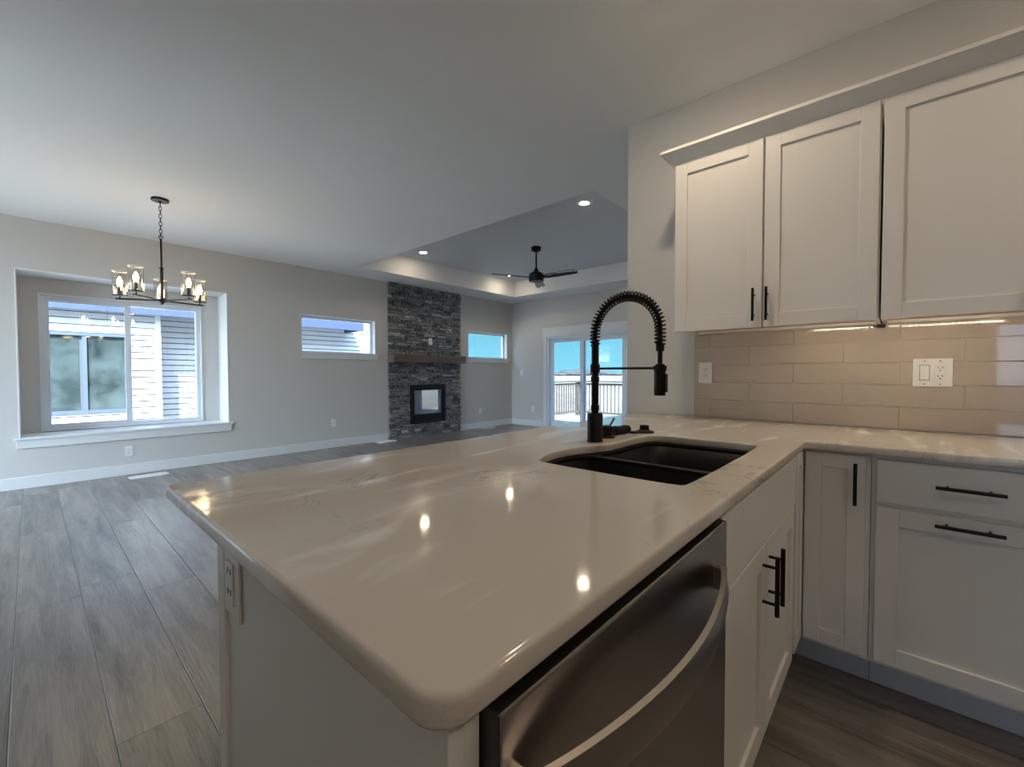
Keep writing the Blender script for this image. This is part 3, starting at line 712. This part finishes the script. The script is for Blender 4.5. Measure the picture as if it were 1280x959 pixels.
# faucet
FXp, FYp = 1.393, .835
fc = thing('faucet', (FXp, FYp, .914), 'matte black pull-down faucet with spring coil neck behind the sink', 'faucet')
b = MB(); b.lathe([(.0295, 0), (.0295, .002), (.0285, .004), (.0285, .103), (.027, .1055), (.012, .106)], (FXp, FYp, .914), 36); b.build('base', BLACK, fc, smooth=True)
b = MB(); b.lathe([(.0125, 0), (.0135, .01), (.0155, .012), (.0155, .03), (.0125, .034), (.0135, .04), (.0135, .118), (.0155, .120), (.0155, .135), (.0125, .138), (.0125, .15)], (FXp, FYp, 1.018), 24); b.build('post', BLACK, fc, smooth=True)
b = MB(); b.lathe([(.0165, 0), (.0175, .002), (.0175, .030), (.0165, .032)], (FXp, FYp, 1.168), 24); b.build('collar', BLACK, fc, smooth=True)
b = MB(); b.lathe([(.0135, 0), (.0135, .085), (.0115, .087)], (FXp, FYp, 1.20), 24); b.build('upper_sleeve', BLACK, fc, smooth=True)
SPAN = .246; RA = SPAN/2; ZA = 1.312
path = []
for k in range(9): path.append(Vector((FXp, FYp, 1.265+(ZA-1.265)*k/8)))
for k in range(1, 49):
    a = PI*k/48; path.append(Vector((FXp, FYp-RA+RA*math.cos(a), ZA+RA*math.sin(a))))
for k in range(1, 9): path.append(Vector((FXp, FYp-SPAN, ZA-(ZA-1.258)*k/8)))
MB().tube(path+[Vector((FXp, FYp-SPAN, 1.185))], .0078, 12).build('hose', BLACK, fc, smooth=True)
# coil along the path
ln = [0.]
for a, c_ in zip(path, path[1:]): ln.append(ln[-1]+(c_-a).length)
tot = ln[-1]; pitch = .0123; steps = int(tot/pitch*14); hp = []; i = 0
for k in range(steps+1):
    s_ = tot*k/steps
    while i < len(ln)-2 and ln[i+1] < s_: i += 1
    f_ = (s_-ln[i])/(ln[i+1]-ln[i]); p = path[i].lerp(path[i+1], f_); d = (path[i+1]-path[i]).normalized()
    nx = Vector((1, 0, 0)); ny = d.cross(nx); an = 2*PI*s_/pitch
    rr = .0165*min(1, .72+4*min(s_, tot-s_)/.1)
    hp.append(p+(nx*math.cos(an)+ny*math.sin(an))*rr)
MB().tube(hp, .0030, 7).build('spring', BLACK, fc, smooth=True)
sy = FYp-SPAN
b = MB(); b.lathe([(.0125, 0), (.0135, .002), (.0135, .024), (.0125, .026)], (FXp, sy, 1.240), 24); b.build('hose_collar', BLACK, fc, smooth=True)
b = MB(); b.lathe([(.0175, 0), (.0185, .002), (.0185, .085), (.0165, .088), (.0145, .09), (.0145, .104), (.008, .106)], (FXp, sy, 1.093), 28)
b.box(FXp-.008, FXp+.008, sy-.0235, sy-.016, 1.105, 1.165); b.build('spray_head', BLACK, fc, smooth=True)
b = MB(); b.cyl((FXp, FYp-.015, 1.184), (FXp, sy+.016, 1.184), .0042, 12); b.lathe([(.0195, -.008), (.0215, -.008), (.0215, .008), (.0195, .008)], (FXp, sy, 1.184), 24, close=True); b.build('holder_arm', BLACK, fc, smooth=True)

b = MB(); b.lathe([(.030, 0), (.031, .004), (.025, .008), (.021, .012), (.023, .022), (.0245, .034), (.021, .044), (.013, .049), (.004, .050)], (1.505, .848, .914), 30)
hd = b.build('lever_valve', BLACKP, None, smooth=True); ORIG[hd.name] = Vector(hd.location)
tag(hd, 'rounded black lever valve with a thin raised stick, right behind the faucet base', 'valve')
MB().cyl((1.512, .848, .945), (1.565, .850, .984), .0032, 10, .0042).build('lever', BLACK, hd, smooth=True)
b = MB(); b.cyl((1.575, .862, .9315), (1.668, .842, .9315), .0175, 20); b.cyl((1.585, .86, .9315), (1.6, .857, .9315), .0195, 20); b.cyl((1.64, .848, .9315), (1.652, .846, .9315), .0190, 20)
tag(b.build('threaded_coupling', BLACKP, None, smooth=True), 'black ribbed cylindrical fitting lying on its side on the worktop', 'pipe fitting')
b = MB(); b.lathe([(.019, 0), (.020, .002), (.020, .005), (.018, .007), (.009, .007), (.009, .004), (.003, .004)], (1.690, .826, .914), 26)
tag(b.build('rubber_washer', BLACKP, None, smooth=True), 'flat black rubber washer lying on the worktop by the sink', 'washer')
b = MB(); b.lathe([(.040, 0), (.041, .003), (.038, .006), (.026, .009), (.020, .014), (.019, .027), (.0195, .029), (.017, .030), (.015, .022), (.003, .022)], (1.742, .803, .914), 32)
tag(b.build('mounting_flange', BLACKP, None, smooth=True), 'wide-brimmed black mounting flange shaped like a small hat, beside the sink corner', 'flange')
b = MB(); b.sphere((1.612, .822, .9168), .0055, (1, .8, .55), 10, 8)
tag(b.build('crumb', PLAST, None, smooth=True), 'tiny white plastic crumb in front of the black fittings', 'debris')

# ------------------------------------------------------------------ backsplash
bs = thing('backsplash', (XK-.005, .2, .914), 'glossy greige ceramic tile backsplash between worktop and upper cabinets', 'tiles')
TB0 = -.90
MB().box(XK-.006, XK-.0004, TB0, .883, .9145, 1.3835).build('grout_bed', GROUT, bs)
b = MB(); g = .0013; rh = .0985; tw = .3985; random.seed(5)
for r_ in range(5):
    z0 = .916+rh*r_; z1 = min(z0+rh, 1.3835); off = .394 if r_ % 2 == 0 else .5935
    ks = [off+tw*k for k in range(-4, 3)]
    for y0, y1 in zip(ks, ks[1:]):
        a = max(y0, TB0); c_ = min(y1, .8815)
        if c_-a < .01: continue
        t1, t2 = random.uniform(-.0006, .0006), random.uniform(-.0006, .0006)
        v = []
        for (yy, zz) in ((a+g, z0+g), (c_-g, z0+g), (c_-g, z1-g), (a+g, z1-g)):
            v.append(b.bm.verts.new((XK-.003, yy, zz)))
        e_ = .0022
        for (yy, zz, dd) in ((a+g, z0+g, 0), (c_-g, z0+g, t1), (c_-g, z1-g, t1+t2), (a+g, z1-g, t2)):
            v.append(b.bm.verts.new((XK-.0095+dd, yy, zz)))
        for q in ((4, 5, 6, 7), (0, 1, 5, 4), (1, 2, 6, 5), (2, 3, 7, 6), (3, 0, 4, 7)): b.bm.faces.new([v[i] for i in q])
b.build('tile_field', TILE, bs, bevel=.0018, seg=3)
MB().box(XK-.011, XK-.0004, .883, .8865, .914, 1.385).build('edge_trim', TRIM, bs)

# ------------------------------------------------------------------ upper cabinets
XU = 2.265; ZU0, ZU1 = 1.388, 2.236
def upper(y0, y1, doors, label):
    uc = thing('wall_cabinet', ((XU+XK)/2, (y0+y1)/2, ZU0), label, 'cabinet')
    MB().box(XU, XK, y0, y0+.016, ZU0, ZU1).box(XU, XK, y1-.016, y1, ZU0, ZU1).box(XU, XU+.018, y0+.016, y1-.016, ZU0, ZU1).box(XK-.012, XK, y0+.016, y1-.016, ZU0, ZU1).box(XU+.018, XK-.012, y0+.016, y1-.016, ZU1-.016, ZU1).build('body', CAB, uc, bevel=.001)
    tag(MB().box(XU+.018, XK-.001, y0+.016, y1-.016, ZU0+.012, ZU0+.024).build('bottom_board', RAWW, uc), 'unpainted maple underside')
    for a, c_, hy in doors:
        d = shaker('door', FR(XU), a, c_, 1.379, 2.240, uc)
        if hy: bar_pull(FR(XU), hy, 1.480, .150, .02, d)
    return uc
upper(.062, .877, ((.474, .874, .503), (.068, .465, .449)), 'white two-door upper cabinet left of the dark seam, nearest the faucet')
upper(-.405, .056, ((-.40, .055, -.36),), 'white single-door upper cabinet right of the dark seam, at the photo edge')
upper(-.90, -.408, ((-.895, -.413, -.452),), 'white upper cabinet at the far end of the wall run')
# crown
b = MB()
def ring(off, z): return [(XK, .877+off, z), (XU-.02-off, .877+off, z), (XU-.02-off, -.905, z), (XK, -.905, z)]
prof = [(-.003, 2.240), (.002, 2.240), (.052, 2.288), (.056, 2.288), (.056, 2.302), (.046, 2.302), (-.003, 2.250)]
rings = [[b.bm.verts.new(p) for p in ring(o_, z_)[:3]] for o_, z_ in prof]
for A_, B_ in zip(rings, rings[1:]+[rings[0]]):
    for i in range(2): b.bm.faces.new((A_[i], A_[i+1], B_[i+1], B_[i]))
for i in (0, 2): b.bm.faces.new([r_[i] for r_ in rings])
tag(b.build('crown_moulding', CAB), 'white sloped crown moulding running along the top of the upper cabinets', 'moulding')
# under-cabinet led strips
def led(y0, y1, label):
    q = thing('led_strip', (XU+.026, (y0+y1)/2, ZU0+.012), label, 'light strip', 'lighting strips under the upper cabinets')
    MB().box(XU+.0185, XU+.031, y0, y1, ZU0+.009, ZU0+.0118).build('tape', RAWW, q)
    b = MB(); y = y0+.008
    while y < y1-.004:
        b.box(XU+.0225, XU+.0275, y-.0022, y+.0022, ZU0+.0072, ZU0+.0091); y += .0182
    b.build('diodes', DIODE, q)
led(.094, .360, 'dotted light strip under the two-door upper cabinet, mirrored in the tiles')
led(-.340, .036, 'dotted light strip under the single-door upper cabinet, mirrored in the tiles')
b = MB(); b.box(XK-.034, XK-.012, .046, .074, ZU0-.018, ZU0-.0045); b.tube([(XK-.02, .072, ZU0-.009), (XK-.02, .08, ZU0-.012), (XK-.02, .092, ZU0-.0095)], .002, 8)
tag(b.build('wire_connector', BLACKP, None, bevel=.001), 'small black wire connector between the two light strips', 'connector')

# ------------------------------------------------------------------ outlets and switches
def socket_face(parent, cx, deco=False):
    z0, z1 = -.033, .033
    MB().box(cx-.0165, cx+.0165, -.0085, -.005, z0, z1).build('receptacle', PLAST, parent, bevel=.0012)
    b = MB()
    for s_ in (-1, 1):
        zc = s_*.0175
        b.box(cx-.0075, cx-.005, -.0092, -.0084, zc-.001, zc+.008); b.box(cx+.005, cx+.0075, -.0092, -.0084, zc-.001, zc+.008)
        b.cyl((cx, -.0092, zc-.0075), (cx, -.0084, zc-.0075), .0028, 10)
    tag(b.build('slots', DARKP, parent), 'dark plug slots')
def outlet_proto(label):
    r = thing('wall_outlet', (0, 0, 0), label, 'outlet', 'white wall outlets')
    MB().box(-.037, .037, -.0055, 0, -.060, .060).build('plate', PLAST, r, bevel=.002)
    socket_face(r, 0); return r
oz = outlet_proto('white wall outlet low under the dining window')
dup(oz, (3.144, YL, .383), 'white wall outlet low between dining window and stone fireplace')
dup(oz, (6.335, YL, .365), 'white wall outlet low on the wall right of the stone fireplace')
dup(oz, (4.99, YL-.058, 1.75), 'white outlet on the stone veneer above the mantel')
dup(oz, (XF, 5.95, .37), 'white wall outlet low beside the patio door', rz=-PI/2)
dup(oz, (XK-.0095, .818, 1.166), 'white outlet at the left end of the tile backsplash, under the two-door cabinet', rz=-PI/2)
oz.location = (.738, YL, .272)
r = thing('light_switch', (XF, 6.275, 1.165), 'white light switch on the far wall between corner and patio door', 'switch'); r.rotation_euler = (0, 0, 0)
MB().box(XF-.0055, XF, 6.238, 6.312, 1.105, 1.225).build('plate', PLAST, r, bevel=.002)
MB().box(XF-.0095, XF-.005, 6.259, 6.291, 1.132, 1.198).build('rocker', PLAST, r, bevel=.001)
r = thing('switch_and_outlet', (0, 0, 0), 'wide white plate with rocker switch and outlet on the tile backsplash', 'outlet')
MB().box(-.0615, .0615, -.0055, 0, -.060, .060).build('plate', PLAST, r, bevel=.002)
b = MB(); b.prism([(-.0385, -.005, -.030), (-.0385, -.0115, -.030), (-.0385, -.0065, .030), (-.0385, -.005, .030)], (.028, 0, 0)); b.build('rocker', PLAST, r, bevel=.0008)
MB().box(-.0415, -.0075, -.0062, -.005, -.034, .034).build('bezel', BEZ, r, bevel=.0004)
socket_face(r, .0235)
b = MB()
for x in (-.0245, .0235):
    for z in (-.049, .049): b.cyl((x, -.0062, z), (x, -.005, z), .0026, 10)
b.build('screws', CHROME, r)
r.location = (XK-.0095, -.108, 1.167); r.rotation_euler = (0, 0, -PI/2)
r = thing('peninsula_outlet', (.222, .822, .82), 'white outlet on the peninsula end panel just below the worktop', 'outlet')
MB().box(.2165, .222, .785, .8615, .762, .878).build('plate', PLAST, r, bevel=.002)
MB().box(.2135, .217, .806, .84, .785, .855).build('receptacle', PLAST, r, bevel=.0012)
b = MB()
for s_ in (-1, 1):
    for y in (.816, .830): b.box(.2129, .2137, y-.0012, y+.0012, .82+s_*.0175-.001, .82+s_*.0175+.008)
b.build('slots', DARKP, r)

# ------------------------------------------------------------------ floor registers
def register(x, y, rz, label):
    r = thing('floor_register', (0, 0, 0), label, 'vent', 'white floor registers along the left wall')
    b = MB(); b.prism([(-.17, -.07, 0), (-.17, .07, 0), (-.17, .056, .011), (-.17, -.056, .011)], (.34, 0, 0)); b.build('plate', PLAST, r, bevel=.002)
    b = MB()
    for k in range(20): b.box(-.148+.0152*k, -.143+.0152*k, -.044, .044, .010, .0175)
    b.build('grille', PLAST, r)
    r.location = (x, y, 0); r.rotation_euler = (0, 0, rz)
    return r
r0 = register(.875, 6.33, .10, 'white louvered floor register below the dining window')
dup(r0, (4.00, 6.44, 0), 'white floor register beside the left foot of the stone fireplace', 0)
dup(r0, (6.42, 6.44, 0), 'white floor register right of the stone fireplace', 0)

# ------------------------------------------------------------------ recessed lights
def downlight(x, y, z, label, grp, lens):
    r = thing('recessed_light', (x, y, z), label, 'ceiling light', grp)
    b = MB(); b.lathe([(.0505, -.006), (.082, -.005), (.090, -.001), (.090, .0), (.0505, .0)], (x, y, z), 36, close=True); b.build('trim_ring', TRIM, r, smooth=True)
    b = MB(); b.lathe([(.001, -.013), (.025, -.0115), (.042, -.008), (.050, -.0055), (.050, 0)], (x, y, z), 36); b.build('lens', lens, r, smooth=True)
    return r
t0 = downlight(4.113, 2.610, TZ, 'lit recessed ceiling light, the near and largest one in the raised tray', 'recessed lights in the tray ceiling', LENST)
dup(t0, (4.113, 5.535, TZ), 'lit recessed tray light toward the fireplace, left of the fan')
dup(t0, (6.185, 5.60, TZ), 'lit recessed tray light seen just past the left blade of the fan')
dup(t0, (6.185, 2.61, TZ), 'lit recessed tray light in the far right corner by the patio door')
k0 = downlight(1.74, .73, ZC, 'lit recessed kitchen ceiling light at the top edge of the photo', 'recessed lights in the kitchen ceiling', LENS)
dup(k0, (1.80, -1.0, ZC), 'lit recessed kitchen ceiling light further along the cabinet wall')
dup(k0, (-.1, -1.3, ZC), 'lit recessed kitchen ceiling light behind the viewer')

# ------------------------------------------------------------------ chandelier
CX, CY = .809, 4.972
ch = thing('chandelier', (CX, CY, ZC), 'black five-arm chandelier with clear glass shades hanging by the dining window', 'chandelier')
b = MB(); b.lathe([(.064, 0), (.066, -.004), (.066, -.016), (.060, -.021), (.012, -.022), (.010, -.036), (.002, -.038)], (CX, CY, ZC), 36); b.build('canopy', BLACK, ch, smooth=True)
b = MB(); z = ZC-.034; k = 0
while z > 2.415:
    pts = []
    for i in range(16):
        a = 2*PI*i/16; u = .0105*math.cos(a); v = .021*math.sin(a)
        pts.append((CX+(u if k % 2 else 0), CY+(0 if k % 2 else u), z-.019+v))
    b.tube(pts, .0026, 6, closed=True); z -= .0335; k += 1
b.build('chain', BLACK, ch, smooth=True)
b = MB(); pts = [(CX+.018*.667*math.cos(2*PI*i/20), CY-.018*.745*math.cos(2*PI*i/20), 2.395+.018*math.sin(2*PI*i/20)) for i in range(20)]; b.tube(pts, .003, 8, closed=True); b.build('loop', BLACK, ch, smooth=True)
b = MB(); b.lathe([(.004, 2.378), (.0075, 2.376), (.0075, 2.12), (.020, 2.118), (.020, 2.112), (.0125, 2.11), (.0125, 1.845), (.024, 1.842), (.024, 1.806), (.012, 1.800), (.008, 1.79), (.001, 1.786)], (CX, CY, 0), 24); b.build('stem', BLACK, ch, smooth=True)
rs = Vector((.667, -.745, 0)); fs = Vector((.745, .667, 0)); RC = .30
prot = None
for k in range(5):
    th = math.radians(59+72*k); dr = rs*math.cos(th)+fs*math.sin(th); E = Vector((CX, CY, 1.822))+dr*RC; c0 = Vector((CX, CY, 1.822))
    sd = Vector((-dr.y, dr.x, 0))
    b = MB(); G = lambda u, v, w_, dr=dr, sd=sd, c0=c0: tuple(c0+dr*u+sd*v+Vector((0, 0, w_)))
    b.box(.018, RC+.03, -.0075, .0075, -.0065, .0065, G); arm = b.build('arm', BLACK, ch, bevel=.0015)
    b = MB(); b.lathe([(.005, 1.828), (.005, 1.845), (.052, 1.848), (.0545, 1.851), (.0545, 1.855), (.012, 1.857), (.012, 1.865), (.0115, 1.93), (.009, 1.932)], (E.x, E.y, 0), 24); b.build('candle_cup', BLACK, arm, smooth=True)
    b = MB(); b.lathe([(.0485, 1.856), (.0515, 1.856), (.0515, 2.058), (.0485, 2.058)], (E.x, E.y, 0), 32, close=True); b.build('glass_shade', SHADEG, arm, smooth=True)
    b = MB(); b.tube([(E.x+.050*math.cos(2*PI*i/32), E.y+.050*math.sin(2*PI*i/32), 2.059) for i in range(32)], .0022, 6, closed=True); b.build('shade_rim', PLAST, arm, smooth=True)
    b = MB(); b.lathe([(.009, 1.932), (.013, 1.942), (.0185, 1.962), (.0175, 1.98), (.010, 2.0), (.003, 2.012), (.001, 2.014)], (E.x, E.y, 0), 18); b.build('bulb', BULB, arm, smooth=True)

# ------------------------------------------------------------------ ceiling fan
FCX, FCY = 5.08, 4.06
fan = thing('ceiling_fan', (FCX, FCY, TZ), 'black three-blade ceiling fan hanging from the tray ceiling', 'fan')
b = MB(); b.lathe([(.074, 0), (.075, -.004), (.075, -.045), (.055, -.062), (.025, -.075), (.013, -.076)], (FCX, FCY, TZ), 36); b.build('canopy', BLACK, fan, smooth=True)
MB().cyl((FCX, FCY, 2.70), (FCX, FCY, TZ-.074), .0125, 18).build('downrod', BLACK, fan, smooth=True)
b = MB(); b.lathe([(.014, 2.725), (.03, 2.722), (.034, 2.69), (.07, 2.665), (.105, 2.645), (.112, 2.635), (.112, 2.545), (.105, 2.535), (.02, 2.53)], (FCX, FCY, 0), 40); b.build('motor_housing', BLACK, fan, smooth=True)
FANM = mat('dark_blade', (.03, .032, .036), .16); bump(FANM, 20, .02, .001)
for th in (80, 200, 320):
    th = math.radians(th); dr = rs*math.cos(th)+fs*math.sin(th); sd = Vector((-dr.y, dr.x, 0)); c0 = Vector((FCX, FCY, 2.585)); b = MB()
    secs = [(.08, .03), (.13, .045), (.2, .058), (.35, .066), (.55, .070), (.66, .070), (.685, .058), (.692, .04)]
    tp = math.radians(-13); vv = []
    for r_, hw in secs:
        cs = []
        for s_ in (-1, -.5, 0, .5, 1):
            cs.append((s_*hw, .010*(1-s_*s_)))
        row = []
        for s_, h_ in cs: row.append(b.bm.verts.new(c0+dr*r_+sd*(s_*math.cos(tp)-h_*math.sin(tp))+Vector((0, 0, s_*math.sin(tp)+h_+.004))))
        for s_, h_ in reversed(cs): row.append(b.bm.verts.new(c0+dr*r_+sd*(s_*math.cos(tp)-h_*math.sin(tp))+Vector((0, 0, s_*math.sin(tp)+h_-.004))))
        vv.append(row)
    for A_, B_ in zip(vv, vv[1:]):
        for i in range(10): b.bm.faces.new((A_[i], A_[(i+1) % 10], B_[(i+1) % 10], B_[i]))
    b.bm.faces.new(vv[0]); b.bm.faces.new(vv[-1])
    b.build('blade', FANM, fan, smooth=True)
